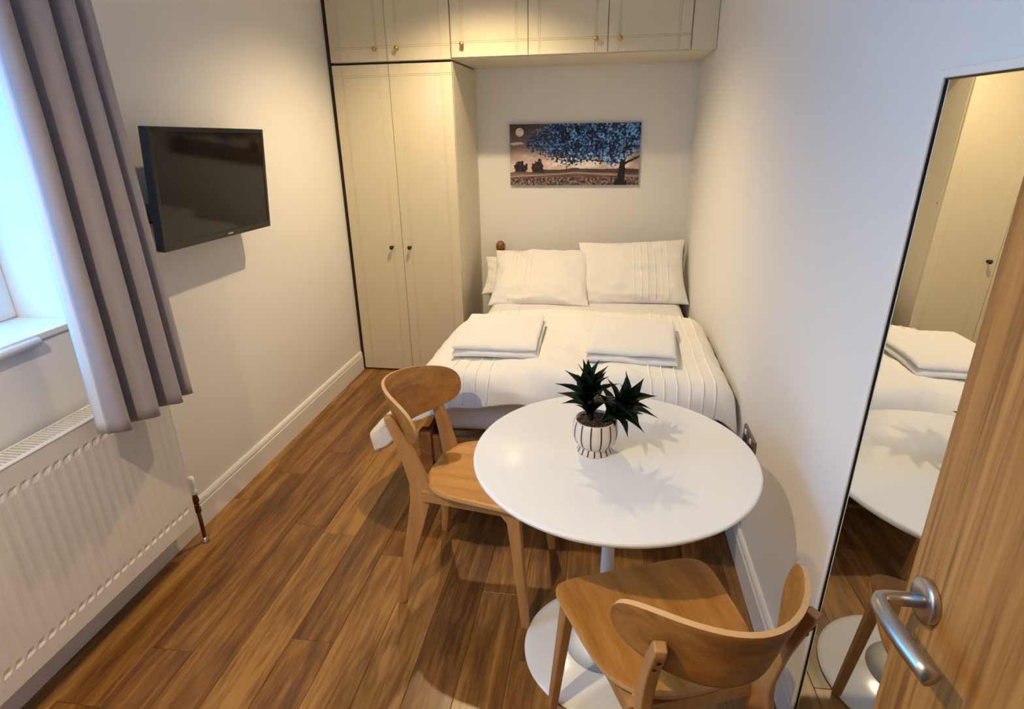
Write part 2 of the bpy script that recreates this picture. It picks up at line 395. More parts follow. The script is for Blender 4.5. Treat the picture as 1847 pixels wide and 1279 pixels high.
vx, vy = -.030, RL+.048
obj('valve_cap', lathe([(0, .300), (.009, .299), (.0125, .294), (.013, .268), (.0115, .262), (.0115, .240), (.014, .236), (.014, .224), (0, .224)], 18, cap=False), M_plastic, rd, (vx, vy, 0), smooth=True)
bm = lathe([(0, .224), (.009, .224), (.009, .205), (.0125, .204), (.0125, .188), (.0085, .186), (.0085, .160), (.012, .159), (.012, .142), (0, .142)], 12, cap=False)
tube(bm, [(0, -.046, .178), (0, 0, .178)], .008, 10)
obj('valve_body', bm, M_copper, rd, (vx, vy, 0))
bm = bmesh.new(); tube(bm, [(vx, vy, .143), (vx, vy, .0015)], .0075, 12)
pp = obj('pipe', bm, M_copper, rd, smooth=True)
obj('pipe_collar', lathe([(.0075, .0), (.015, .0), (.0145, .005), (.0095, .010), (.0085, .022), (.0075, .022)], 16, cap=False), M_steel, pp, (vx, vy, .0008), smooth=True)

# ------------------------------------------------------------------ curtain
ct = thing('curtain', 'mauve grey curtain hanging in folds beside the window', 'curtain', (-1.415, 1.34, .70))
NU, NV = 120, 44
def curtain_pt(u, v_):
    # u along the cloth (near edge to far edge), v_ from hem (0) to heading (1)
    z_ = v_*1.62
    sway = .010*math.sin(2.1*v_+.5)
    ph = 2*PI*(3.5*u - .55*u*(1-u) + .10*math.sin(7*u)) + .35*nz(u*2, v_*1.3, 3)
    amp = (.050*(1-.40*v_) + .010*nz(u*3.5, v_*1.2, 1))*(1 if u < .70 else 1-1.6*(u-.70))
    y_ = -.012 + .335*max(0, u)**1.04 - .014*math.sin(ph*1.0+.8)*(1-.3*v_) - .055*v_*u*u + sway
    x_ = amp*math.sin(ph) + .004*nz(u*9, v_*5, 7) + .012*(1-v_)*math.sin(3*u)
    hem = .012*math.sin(ph+.6)*(1-v_)**6 - .018*u*(1-v_)**4
    return Vector((x_, y_, z_ + hem))
pts = [[curtain_pt(i/NU, j/NV) for j in range(NV+1)] for i in range(NU+1)]
grid_obj('cloth', pts, M_curtain, ct, solid=.004)
pts = [[curtain_pt(-.02+.03*i/3, j/NV) + Vector((-.004-.010*(1-i/3), -.004*(1-i/3), 0)) for j in range(NV+1)] for i in range(4)]
grid_obj('lining_edge', pts, M_lining, ct, solid=.002)
cp = thing('curtain_pole', 'slim metal curtain pole above the window', 'curtain pole', (-1.415, WY0-.2, 2.335))
bm = bmesh.new(); tube(bm, [(0, 0, 0), (0, 1.75, 0)], .011, 14); obj('pole', bm, M_steel, cp, smooth=True)
for yy in (.15, 1.6):
    bm = bmesh.new(); tube(bm, [(XL+1.415, yy, 0), (-.01, yy, 0)], .007, 10); obj('bracket', bm, M_steel, cp, smooth=True)

# ------------------------------------------------------------------ television on its bracket
TW, TH_ = .682, .405
tv = thing('television', 'black flat television tilted down on the left wall', 'television', (-1.492, 1.796, 1.141))
tv.rotation_euler = (math.radians(-1.2), math.radians(4.2), math.radians(.3))
box('casing', (-.030, .0, 0), (0, TW, TH_), M_black, tv, bev=.004)
box('rear_housing', (-.052, .14, .05), (-.029, TW-.10, TH_-.06), M_black, tv, bev=.008)
box('screen', (-.001, .018, .026), (.0009, TW-.018, TH_-.016), M_screen, tv)
bm = bmesh.new()
for q in ((.0, 0, .0), (.0, TW-.017, 0)): add_box(bm, (-.002, q[1], 0), (.003, q[1]+.017, TH_), .001, 1)
add_box(bm, (-.002, .017, 0), (.003, TW-.017, .025), .001, 1); add_box(bm, (-.002, .017, TH_-.015), (.003, TW-.017, TH_), .001, 1)
obj('bezel', bm, M_black, tv)
box('maker_mark', (.003, TW*.535, .009), (.0036, TW*.535+.034, .015), M_grey, tv)
box('control_pod', (-.050, .004, .10), (-.028, .03, .16), M_black, tv, bev=.006)
br = thing('television_bracket', 'black wall bracket and cables holding the television', 'bracket', (XL, 2.12, 1.34))
box('wall_plate', (.0003, -.11, -.06), (.006, .11, .06), M_black, br, bev=.002)
bm = bmesh.new(); add_box(bm, (.005, -.05, -.025), (.046, .05, .025), .003, 1)
obj('arm', bm, M_black, br)
bm = bmesh.new(); tube(bm, [(.03, -.33, -.03), (.028, -.30, -.09), (.03, -.22, -.12), (.035, -.1, -.1), (.035, -.04, -.02)], .005, 8)
obj('cable', bm, M_black, br, smooth=True)

# ------------------------------------------------------------------ tree picture: three canvases side by side
PX0, PX1, PZ0, PZ1 = -.6624, .1876, 1.1525, 1.5379
PWd, PHt = PX1-PX0, PZ1-PZ0
def mixc(a, b_, t_): t_ = max(0, min(1, t_)); return tuple(x_+(y_-x_)*t_ for x_, y_ in zip(a, b_))
def interp(x_, ps):
    for (a, fa), (b_, fb) in zip(ps, ps[1:]):
        if x_ <= b_: return fa+(fb-fa)*max(0, (x_-a))/(b_-a)
    return ps[-1][1]
def seg_d(px, py, a, b_):
    ax, ay = a; bx, by = b_; dx, dy = bx-ax, by-ay
    t_ = max(0, min(1, ((px-ax)*dx+(py-ay)*dy)/(dx*dx+dy*dy))); return math.hypot(px-ax-t_*dx, py-ay-t_*dy), t_
AS = PWd/PHt
def fb(x_, y_, s, oct_=3, seed=0):
    v_, a = 0, 1
    for _ in range(oct_): v_ += a*nz(x_*s, y_*s, seed); s *= 2; a *= .55
    return v_
def art(u, v_):
    X = u*AS
    c_ = mixc((.86, .76, .74), (.27, .225, .235), (v_-.32)/.60)
    c_ = mixc(c_, (.40, .33, .32), .3*(fb(X, v_, 3, 3, 2)+.2)) 
    cl = fb(X*1.2, v_*2, 2.4, 4, 9)+1.0-abs(v_-.36)*5-abs(u-.52)*2.2
    c_ = mixc(c_, (.93, .90, .87), cl*1.3)
    cl2 = fb(X, v_*2, 4, 3, 4)+.7-abs(v_-.90)*9-abs(u-.24)*8
    c_ = mixc(c_, (.70, .62, .58), cl2)
    if math.hypot(X-.078*AS, v_-.87) < .070: c_ = mixc((.93, .86, .78), (.80, .71, .63), fb(X, v_, 18, 2)+.3)
    if abs(v_-.69+.01*nz(X*9, 0)) < .022*max(0, 1-((u-.055)/.055)**2)**.5 + 0: c_ = (.88, .76, .72)
    hor = .235 + .02*nz(u*4, .3) + .02*max(0, nz(u*9, 5.))
    if v_ < hor+.035 and u > .25 and v_ > hor-.03: c_ = mixc(c_, (.16, .11, .11), .8)
    for (tu, tv_, rw, rh, sd) in ((.085, .27, .055, .15, 1), (.22, .27, .052, .16, 5), (.235, .3, .02, .17, 8)):
        q = ((u-tu)/rw)**2 + ((v_-tv_)/rh)**2 + .55*fb(X, v_, 22, 2, sd)
        if q < .8 and v_ > .19: c_ = mixc((.07, .05, .06), (.40, .32, .30), fb(X, v_, 30, 2, sd+1)*.8+.15)
    if v_ < hor-.02:
        k = fb(X*.6, v_*9, 2.2, 3, 6)
        c_ = mixc((.56, .46, .43), (.22, .155, .15), .5+k*.9)
        if v_ < .13: c_ = mixc(c_, mixc((.14, .09, .10), (.66, .57, .52), .5+1.1*fb(X, v_, 26, 3, 12)), .85)
        rd_ = abs(v_-(.235-.12*abs(u-.52)-.03)); c_ = mixc(c_, (.70, .60, .56), 1-rd_*40)
    # trunk and boughs
    for a, b_, w0, w1 in (((.862, .02), (.875, .40), .052, .030), ((.875, .38), (.905, .62), .028, .018), ((.90, .60), (.86, .92), .018, .008), ((.875, .34), (1.0, .47), .016, .012), ((.87, .36), (.60, .42), .015, .006),
                          ((.88, .45), (.76, .55), .014, .006), ((.78, .52), (.50, .56), .010, .004), ((.90, .6), (1.0, .75), .014, .008)):
        d_, t_ = seg_d(X, v_, (a[0]*AS, a[1]), (b_[0]*AS, b_[1]))
        ww = (w0+(w1-w0)*t_)*AS*.62*(1+.25*nz(X*20, v_*20))
        if a[1] < .1 and t_ < .15: ww *= 1.5
        if d_ < ww: c_ = mixc((.045, .03, .04), (.20, .15, .14), fb(X*3, v_, 16, 2, 3)*.9)
    # blue foliage
    low = interp(u, [(0, 1.2), (.10, .80), (.13, .60), (.20, .55), (.30, .43), (.38, .36), (.50, .28), (.58, .36), (.66, .38), (.74, .33), (.82, .28), (.88, .40), (1, .52)])
    top = interp(u, [(0, .62), (.12, .70), (.16, .84), (.22, .95), (.28, 1.03), (.34, 1.1), (1, 1.3)])
    m_ = min((v_-low)/.13, (top-v_)/.12)
    leaf = fb(X, v_, 24, 3, 20)
    if m_ + leaf*1.35 > .38 and leaf > -.62:
        tn = fb(X, v_, 26, 4, 31)*1.0 + .5*fb(X, v_, 7, 2, 33) + .34*(u-.3) + .22*(v_-.6) - .07
        c_ = mixc((.02, .06, .20), (.10, .27, .56), tn*2.2+.62) if tn < .08 else mixc((.10, .30, .60), (.52, .76, .93), (tn-.08)*1.9)
        if fb(X, v_, 9, 3, 44) < -.38: c_ = (.03, .05, .12)
        if u < .34: c_ = mixc(c_, (.42, .46, .55), .28)
    return lin(tuple(max(0, min(1, k)) for k in c_))
pic = thing('canvas_print', 'three panel canvas print of a blue leaved tree under a pale moon', 'picture', (PX0, YB-.0005, PZ0))
for a, b_ in ((0, .3257), (.3263, .6437), (.6443, 1)):
    nu, nv = int(400*(b_-a)), 180
    vs_ = []; cs = []
    for i in range(nu+1):
        for j in range(nv+1):
            u, v_ = a+(b_-a)*i/nu, j/nv
            vs_.append((u*PWd, -.020, v_*PHt)); cs.append(art(u, v_))
    fs = [(i*(nv+1)+j, (i+1)*(nv+1)+j, (i+1)*(nv+1)+j+1, i*(nv+1)+j+1) for i in range(nu) for j in range(nv)]
    n0 = len(vs_)
    for xx in (a*PWd, b_*PWd):
        for zz_ in (0, PHt):
            for yy in (-.020, 0): vs_.append((xx, yy, zz_)); cs.append(lin((.32, .25, .23)))
    fs += [(n0, n0+1, n0+3, n0+2), (n0+4, n0+6, n0+7, n0+5), (n0, n0+4, n0+5, n0+1), (n0+2, n0+3, n0+7, n0+6)]
    me = bpy.data.meshes.new('panel'); me.from_pydata(vs_, [], fs); me.update()
    ca = me.color_attributes.new('print', 'FLOAT_COLOR', 'POINT')
    ca.data.foreach_set('color', [k for c_ in cs for k in (*c_, 1)])
    link('panel', me, M_print, pic)

# ------------------------------------------------------------------ bed
BX0, BX1, BY0, BY1 = -.735, .485, 2.165, 4.075
bd = thing('bed', 'wooden bed frame with turned headboard posts against the wall', 'bed', (0, 0, 0))
for xx in (BX0, BX1):
    box('foot_post', (xx-.028, BY0-.028, 0), (xx+.028, BY0+.028, .315), M_pine, bd, bev=.005)
    p = box('head_post', (xx-.026, BY1-.026, 0), (xx+.026, BY1+.026, .655), M_pine, bd, bev=.004)
    obj('finial', lathe([(0, .655), (.026, .655), (.029, .668), (.027, .684), (.019, .694), (.017, .699), (.024, .708), (.031, .724), (.033, .742), (.030, .760), (.020, .774), (.008, .780), (0, .781)], 24, cap=False), M_pine, p, (xx, BY1, 0), smooth=True)
box('foot_rail', (BX0+.028, BY0-.014, .165), (BX1-.028, BY0+.014, .292), M_pine, bd, bev=.006)
for xx in (BX0, BX1): box('side_rail', (xx-.012, BY0+.028, .17), (xx+.012, BY1-.026, .29), M_pine, bd, bev=.004)
bm = bmesh.new()
NH = 24
vv = []
for i in range(NH+1):
    u = i/NH; xx = BX0+.026+(BX1-BX0-.052)*u; zt = .645+.062*math.sin(PI*u)
    vv.append([bm.verts.new((xx, BY1+dy, zz_)) for dy, zz_ in ((-.011, zt-.10), (.011, zt-.10), (.011, zt), (-.011, zt))])
for i in range(NH):
    for k in range(4): bm.faces.new((vv[i][k], vv[i][(k+1) % 4], vv[i+1][(k+1) % 4], vv[i+1][k]))
bm.faces.new(vv[0]); bm.faces.new(vv[-1])
obj('head_rail', bm, M_pine, bd)
box('head_rail', (BX0+.026, BY1-.011, .36), (BX1-.026, BY1+.011, .44), M_pine, bd, bev=.004)
for k in range(9):
    xx = BX0+.12+(BX1-BX0-.24)*k/8
    obj('spindle', lathe([(.009, .44), (.013, .48), (.009, .50), (.011, .56), (.008, .605)], 12), M_pine, bd, (xx, BY1, 0), smooth=True)
for k in range(8):
    yy = BY0+.12+k*.24; box('slat', (BX0+.012, yy-.035, .272), (BX1-.012, yy+.035, .29), M_pine, bd)
MX0, MX1, MY0, MY1, MZ0, MZ1 = -.705, .472, 2.195, 4.05, .291, .492
def mpt(s, t_, n=6):
    pass
bm = bmesh.new(); add_box(bm, (MX0, MY0, MZ0), (MX1, MY1, MZ1), .055, 5)
bmesh.ops.subdivide_edges(bm, edges=[e for e in bm.edges if e.calc_length() > .2], cuts=14, use_grid_fill=True)
for v_ in bm.verts: v_.co += Vector((.004*nz(v_.co.y*9, v_.co.z*14), .005*nz(v_.co.x*9, v_.co.z*15, 3), .003*nz(v_.co.x*7, v_.co.y*7, 5)))
tag(obj('mattress', bm, M_sheet, smooth=True), 'mattress in a white fitted sheet on the wooden bed frame', 'mattress')

# duvet: a cloth lying on the mattress and draping over the left side and the foot
DXE, DYE, DZT = -.690, 2.165, .586          # where it begins to bend down
HL, HF, YH = .43, .20, 3.07
def duvet_pt(u, v_):
    """u: cloth x (can pass DXE), v_: cloth y (can pass DYE)"""
    du, dv = max(0, DXE-u), max(0, DYE-v_)
    bx, by = max(u, DXE), max(v_, DYE)
    d_ = (du**3+dv**3)**(1/3) if du > 0 and dv > 0 else max(du, dv)
    rr = .085                                                     # bend radius
    if d_ > 0:
        nx, ny = du/max(1e-9, math.hypot(du, dv)), dv/max(1e-9, math.hypot(du, dv))
        fl_ = 1.15 if (du > .0 and dv > .0) else 1.22             # bend angle: cloth stands off the side
        cor = 2*nx*ny
        ang = 1.34 + .12*cor - .48*nx*sstep(2.75, 2.15, v_)
        s = min(d_, rr*ang); out = rr*math.sin(s/rr); dn = rr*(1-math.cos(s/rr))
        if d_ > rr*ang:
            e_ = d_-rr*ang; out += e_*math.cos(ang); dn += e_*math.sin(ang)
        x_, y_, z_ = bx-nx*out, by-ny*out, DZT-dn
    else:
        x_, y_, z_ = bx, by, DZT
    # puff and folds
    top = sstep(0, .12, u-DXE+.08)*sstep(0, .12, v_-DYE+.08)
    z_ += .028*top*(1-.6*abs((x_+.09)/.6)**2) + .012*nz(u*4, v_*3.2, 1)*top + .008*nz(u*9, v_*8, 2)
    z_ += .006*nz(u*14, v_*7, 12)+.004*nz(u*25+v_*18, v_*9-u*6, 2)+.010*math.sin(24*v_+9*u+3*nz(u*3, v_*3, 8))*sstep(.30, 0, v_-DYE+.04)*sstep(.3, -.3, u)
    x_ += .012*nz(v_*5, u*4, 4)*(1 if d_ > 0 else 0); y_ += .014*nz(u*6, v_*4, 6)*(1 if d_ > 0 else 0)
    # head edge and wall edge fall away, corners rounded
    he = YH - v_; cu_ = max(0, (abs(u+.085)-.38)/.24)
    y_ -= .17*min(1.2, cu_)**2.2*sstep(.9, 0, he)*(1 if u < 0 else .75)
    z_ -= .052*(1-sstep(0, .07, he))**1.4
    xw_ = xr(y_)-.012
    wl = max(0, u-(xw_-.10))/.10
    z_ -= .06*wl**2.2
    x_ = min(x_, xw_)
    return Vector((x_, y_, max(z_, .03)))
UN, VN = 112, 104
U0, U1, V0, V1 = DXE-HL, .518, DYE-HF, YH
def hem(u): return DYE - .150 - .085*sstep(-.52, -.80, u) - .02*nz(u*3, 2.) + .06*sstep(U0+.14, U0, u)**2
def cloth(u, k): return duvet_pt(u, hem(u)+(V1-hem(u))*k)
pts = [[cloth(U0+(U1-U0)*i/UN, j/VN) for j in range(VN+1)] for i in range(UN+1)]
dv_ = thing('duvet', 'white striped duvet spread over the bed and hanging at the foot', 'duvet', (0, 0, 0))
oc = grid_obj('cover', pts, M_linen, dv_)
md = oc.modifiers.new('thickness', 'SOLIDIFY'); md.thickness = .034; md.offset = 1; md.use_rim = True
ss = oc.modifiers.new('smooth', 'SUBSURF'); ss.levels = 1; ss.render_levels = 1
def cord(name, parent, fn, n, r=.0028):
    P_ = [fn(k/n) for k in range(n+1)]
    bm = bmesh.new(); tube(bm, P_, r, 6, .6); return obj(name, bm, M_cord, parent, smooth=True)
for u in (.185, .235, .285, .335, .385, .43, -.60, -.55, -.50, -.45):
    cord('stitched_cord', dv_, lambda t_, u=u: cloth(u, .01+.98*t_)+Vector((0, -.001, .002)), 80, .0044 if u > 0 else .0034)

# pillows
def pillow(label, loc, rot, wd, ht, th, stripes, seed, group='white pillows'):
    p = thing('pillow', label, 'pillow', loc, group=group); p.rotation_euler = rot
    n = 40
    def pp(s, t_, side):
        e = max(0, (1-abs(s)**2.6))**.5*max(0, (1-abs(t_)**2.6))**.5
        ear = 1+.045*(abs(s)*abs(t_))**2 - .035*(1-abs(t_)**2)*abs(s)**4 - .035*(1-abs(s)**2)*abs(t_)**4
        wr_ = .014*nz(s*3+seed, t_*3, side)+.009*nz(s*6, t_*7+seed, side)+.004*nz(s*15, t_*13, seed)
        fold = .010*math.sin(9*(s+t_)+4*nz(s*2, t_*2, seed))*sstep(.45, 1, max(abs(s), abs(t_)))
        return Vector((s*wd/2*ear, t_*ht/2*ear, side*(th/2*e + (wr_+fold*.6)*min(1, e*2.2)+.0025)))
    bm = bmesh.new(); g = {}
    for sd in (-1, 1):
        for i in range(n+1):
            for j in range(n+1):
                s, t_ = math.sin(PI/2*(2*i/n-1)), math.sin(PI/2*(2*j/n-1)); g[sd, i, j] = bm.verts.new(pp(s, t_, sd))
    for sd in (-1, 1):
        for i in range(n):
            for j in range(n): bm.faces.new((g[sd, i, j], g[sd, i+1, j], g[sd, i+1, j+1], g[sd, i, j+1]))
    rim = [(i, 0) for i in range(n)]+[(n, j) for j in range(n)]+[(i, n) for i in range(n, 0, -1)]+[(0, j) for j in range(n, 0, -1)]
    for a, b_ in zip(rim, rim[1:]+rim[:1]): bm.faces.new((g[-1, a[0], a[1]], g[-1, b_[0], b_[1]], g[1, b_[0], b_[1]], g[1, a[0], a[1]]))
    obj('pillowcase', bm, M_linen, p, smooth=True)
    for s in stripes:
        cord('stitched_cord', p, lambda t_, s=s: pp(s, -.94+1.88*t_, 1)+Vector((0, 0, .0025)), 40, .0030)
    return p
LEAN = math.radians(40)
pillow('spare white pillow tucked behind the left striped pillow', (-.480, 3.86, .590), (math.radians(40), 0, math.radians(3)), .64, .30, .08, (), 3)
pillow('white striped pillow at the left, beside the turned bed post', (-.408, 3.665, .626), (LEAN, math.radians(-1.5), math.radians(-1)), .60, .42, .13, (-.62, -.53, -.44, -.30, -.20), 11)
pillow('white striped pillow at the right, against the wall', (.165, 3.72, .655), (math.radians(50), math.radians(-2), math.radians(2)), .64, .43, .13, (.02, .16, .28, .42, .54, .66), 23)

# folded towels on the duvet
def towel(label, loc, rz, wd, dp, seed, curl):
    zt = max(duvet_pt(loc[0]+a*wd/2, loc[1]+b_*dp/2).z for a in (-1, -.5, 0, .5, 1) for b_ in (-1, -.5, 0, .5, 1))
    loc = (loc[0], loc[1], zt-.004)
    t_ = thing('towel', label, 'towel', loc, rz, group='folded white towels on the bed')
    def layer(name, z0, th, dx, dy, sd, wd, dp):
        nx_, ny_ = 34, 34
        bm = bmesh.new(); g = {}
        for side in (0, 1):
            for i in range(nx_+1):
                for j in range(ny_+1):
                    s, q = math.sin(PI/2*(2*i/nx_-1)), math.sin(PI/2*(2*j/ny_-1))
                    e = max(0, 1-abs(s)**14)**.5*max(0, 1-abs(q)**14)**.5
                    w_ = .004*nz(s*3+sd, q*3, side)+.0025*nz(s*8, q*8, sd)
                    sag = .006*nz(s*1.2+sd, q*1.2, 9)
                    zc = z0+th/2+sag-.010*(abs(q)**6 if q < 0 else 0)
                    z_ = zc + (1 if side else -1)*(th/2*e) + w_*(.3+.7*e)
                    g[side, i, j] = bm.verts.new((dx+s*wd/2*(1+.012*nz(q*3, sd)), dy+q*dp/2*(1+.012*nz(s*3, sd+4)), z_))
        for side in (0, 1):
            for i in range(nx_):
                for j in range(ny_): bm.faces.new((g[side, i, j], g[side, i+1, j], g[side, i+1, j+1], g[side, i, j+1]))
        bmesh.ops.remove_doubles(bm, verts=bm.verts, dist=.0006)
        return obj(name, bm, M_towel, t_, smooth=True)
    layer('lower_fold', 0, .030, .006, -.008, seed, wd, dp)
    layer('upper_fold', .027, .028, 0, .004, seed+5, wd*.985, dp*.985)
    return t_
towel('folded white bath towel on the left half of the duvet', (-.462, 2.52, .578), math.radians(1.5), .37, .46, 2, 1)
towel('folded white bath towel on the right half of the duvet', (.128, 2.52, .588), math.radians(-4), .37, .47, 9, 0)

# ------------------------------------------------------------------ tulip table
TX, TY, TZ, TR = .040, 1.413, .700, .3765
tt = thing('tulip_table', 'round white pedestal dining table between the two chairs', 'table', (TX, TY, 0))
obj('tabletop', lathe([(0, TZ), (TR-.006, TZ), (TR-.002, TZ-.0015), (TR, TZ-.005), (TR-.001, TZ-.010), (TR-.008, TZ-.018), (TR-.03, TZ-.022), (0, TZ-.022)], 128, cap=False), M_white, tt, smooth=False)
st = obj('pedestal', lathe([(.0, TZ-.022), (.12, TZ-.022), (.12, TZ-.027), (.06, TZ-.034), (.034, TZ-.06), (.022, TZ-.13), (.019, .48), (.019, .36), (.022, .24), (.029, .14), (.043, .075), (.07, .042), (.12, .026), (0, .02)], 48, cap=False), M_white, tt, smooth=True)
obj('base', lathe([(0, .030), (.10, .0285), (.17, .021), (.228, .010), (.243, .006), (.245, .003), (.243, 0), (0, 0)], 96, cap=False), M_white, tt, smooth=True)

# ------------------------------------------------------------------ dining chairs (local: +x forward, +y left)
def make_chair(label, loc, rz):
    c_ = thing('dining_chair', label, 'chair', loc, rz, group='oak dining chairs')
    # seat: rounded trapezoid, dished
    xf, xb, wf, wb = .225, -.142, .216, .176
    n = 96; out = []
    for k in range(n):
        a = 2*PI*k/n; ca, sa = math.cos(a), math.sin(a)
        ex = 6.5 if ca > 0 else 3.3; q = (abs(ca)**ex+abs(sa)**ex)**(-1/ex)
        X, Y = ca*q, sa*q
        xx = (xf+xb)/2 + X*(xf-xb)/2
        hw = wb+(wf-wb)*((xx-xb)/(xf-xb))
        if X < 0: xx -= .012*(1-Y*Y)
        else: xx += .010*(1-Y*Y)
        out.append((xx, Y*hw))
    cx_ = (xf+xb)/2
    def zs_(xx, yy): return .438 + .012*(yy/.2)**2 - .010*sstep(.12, .235, xx) + .006*sstep(-.05, -.16, xx)
    rings = [1, .985, .9, .75, .55, .3]
    bm = bmesh.new(); T = []; 
    for r in rings: T.append([bm.verts.new((cx_+(p[0]-cx_)*r, p[1]*r, zs_(cx_+(p[0]-cx_)*r, p[1]*r) - (.002 if r == 1 else 0))) for p in out])
    ct_ = bm.verts.new((cx_, 0, zs_(cx_, 0)))
    for a, b_ in zip(T, T[1:]):
        for k in range(n): bm.faces.new((a[k], a[(k+1) % n], b_[(k+1) % n], b_[k]))
    for k in range(n): bm.faces.new((T[-1][k], T[-1][(k+1) % n], ct_))
    s_ = obj('seat', bm, M_oak_seat, c_, smooth=True)
    bm = bmesh.new()
    top = [bm.verts.new((p[0], p[1], zs_(*p)-.002)) for p in out]
    mid = [bm.verts.new((p[0]*1.0, p[1], zs_(*p)-.011)) for p in out]
    bot = [bm.verts.new((cx_+(p[0]-cx_)*.985, p[1]*.985, zs_(*p)-.013)) for p in out]
    cb = bm.verts.new((cx_, 0, .426))
    for a, b_ in ((top, mid), (mid, bot)):
        for k in range(n): bm.faces.new((a[k], a[(k+1) % n], b_[(k+1) % n], b_[k]))
    for k in range(n): bm.faces.new((bot[k], bot[(k+1) % n], cb))
    obj('seat_edge', bm, M_oak_edge, s_, smooth=False)
    # backrest: bent plywood band
    RHO = .207; F0 = -.288; Z0, Z1 = .580, .752; zm = (Z0+Z1)/2; hh = (Z1-Z0)/2
    n = 96; out = []
    for k in range(n):
        a = 2*PI*k/n; ca, sa = math.cos(a), math.sin(a)
        q = (abs(ca)**2.6+abs(sa)**2.6)**(-1/2.6)
        X, Y = ca*q, sa*q
        out.append((X*.258*(1+.07*Y-.05*max(0, -Y)), Y*hh))
    def bp(s, h_, off):
        lat = .203*math.sin(1.22*s/.27)/math.sin(1.22); sl = 2*.165*lat/.2**2; nrm = math.hypot(1, sl)
        return Vector((F0 + .165*(lat/.2)**2 - h_*math.tan(math.radians(17)) + off/nrm, lat - off*sl/nrm, zm+h_+off*.28))
    rings = [1, .97, .85, .65, .4, .18]
    for nm, off, mt in (('front', .012, M_oak_back), ('rear', 0, M_oak_back)): pass
    bm = bmesh.new(); fr_, bk = [], []
    for r in rings:
        fr_.append([bm.verts.new(bp(p[0]*r, p[1]*r, .012-(.001 if r == 1 else 0))) for p in out])
        bk.append([bm.verts.new(bp(p[0]*r, p[1]*r, (.001 if r == 1 else 0))) for p in out])
    for L__, o_ in ((fr_, .012), (bk, 0)):
        for a, b_ in zip(L__, L__[1:]):
            for k in range(n): bm.faces.new((a[k], a[(k+1) % n], b_[(k+1) % n], b_[k]))
        cc = bm.verts.new(bp(0, 0, o_))
        for k in range(n): bm.faces.new((L__[-1][k], L__[-1][(k+1) % n], cc))
    b__ = obj('backrest', bm, M_oak_back, c_, smooth=True)
    bm = bmesh.new()
    a = [bm.verts.new(bp(*p, .011)) for p in out]; b2 = [bm.verts.new(bp(*p, .001)) for p in out]
    for k in range(n): bm.faces.new((a[k], a[(k+1) % n], b2[(k+1) % n], b2[k]))
    obj('backrest_edge', bm, M_oak_edge, b__, smooth=True)
    for sgn in (1, -1):
        # rear leg: bent profile in the x-z plane, leaning outward
        prof = [(-.222, 0, .014, .200), (-.198, .16, .020, .175), (-.164, .32, .030, .148), (-.150, .400, .035, .136), (-.156, .455, .031, .132), (-.180, .545, .024, .139), (-.204, .615, .020, .146), (-.229, .675, .016, .151), (-.235, .690, .011, .152)]
        bm = bmesh.new()
        TI = math.radians(20)
        bar(bm, [((x_, sgn*y_, z_), (w_*math.cos(TI), -sgn*w_*math.sin(TI), w_*.15), (sgn*.0115*math.sin(TI), .0115*math.cos(TI), 0)) for x_, z_, w_, y_ in prof])
        bev_all(bm, .0035, 2)
        lg = obj('leg', bm, M_oak_leg, c_)
        for zz_ in (.628, .655):
            xx = -.204-(zz_-.615)*.42-.0185*math.cos(TI)
            box('screw_slot', (xx-.002, sgn*.154-.005, zz_-.004), (xx+.0015, sgn*.154+.005, zz_+.004), M_bronze, lg, bev=.001, seg=1)
        bm = bmesh.new()
        bar(bm, [((.218, sgn*.200, 0), (.012, 0, 0), (0, .0115, 0)), ((.196, sgn*.186, .22), (.017, 0, 0), (0, .0125, 0)), ((.178, sgn*.176, .385), (.021, 0, 0), (0, .0135, 0)), ((.168, sgn*.174, .408), (.031, 0, 0), (0, .0135, 0)), ((.156, sgn*.174, .427), (.046, 0, 0), (0, .0135, 0))])
        bev_all(bm, .0035, 2)
        obj('leg', bm, M_oak_leg, c_)
        bm = bmesh.new()
        bar(bm, [((-.140, sgn*.142, .408), (0, 0, .018), (0, .010, 0)), ((.165, sgn*.158, .408), (0, 0, .016), (0, .010, 0))])
        obj('side_rail', bm, M_oak_leg, c_)
    box('front_rail', (.155, -.155, .392), (.175, .155, .424), M_oak_leg, c_, bev=.003)
    box('rear_rail', (-.150, -.130, .386), (-.128, .130, .424), M_oak_leg, c_, bev=.003)
    return c_
make_chair('oak dining chair at the left of the table, beside the foot of the bed', (-.402, 1.688, 0), math.radians(-7))
make_chair('oak dining chair nearest the door, its curved back towards the viewer', (.170, 1.066, 0), math.radians(112.5))

# ------------------------------------------------------------------ potted plant on the table
PXc, PYc = -.010, 1.419
pt_ = thing('potted_plant', 'dark green succulent in a striped cream pot on the round table', 'potted plant', (PXc, PYc, TZ))
prof = [(0, 0), (.046, 0), (.047, .003), (.0425, .013), (.041, .019), (.045, .023), (.054, .034), (.0595, .050), (.0605, .066), (.0585, .084), (.0550, .096), (.0515, .097), (.0515, .088), (0, .086)]
pot = obj('pot', lathe(prof, 56, cap=False), M_pot, pt_, smooth=True)
def stripe(path, hw):
    bm = bmesh.new(); L__ = []
    for r, z_ in path:
        L__.append([bm.verts.new(((r+.0006)*math.cos(a), (r+.0006)*math.sin(a), z_)) for a in (-hw/r, 0, hw/r)])
    for a, b_ in zip(L__, L__[1:]):
        for k in range(2): bm.faces.new((a[k], a[k+1], b_[k+1], b_[k]))
    bmesh.ops.recalc_face_normals(bm, faces=bm.faces)
    me = bpy.data.meshes.new('stripe'); bm.to_mesh(me); bm.free(); me.materials.append(M_stripe); return me
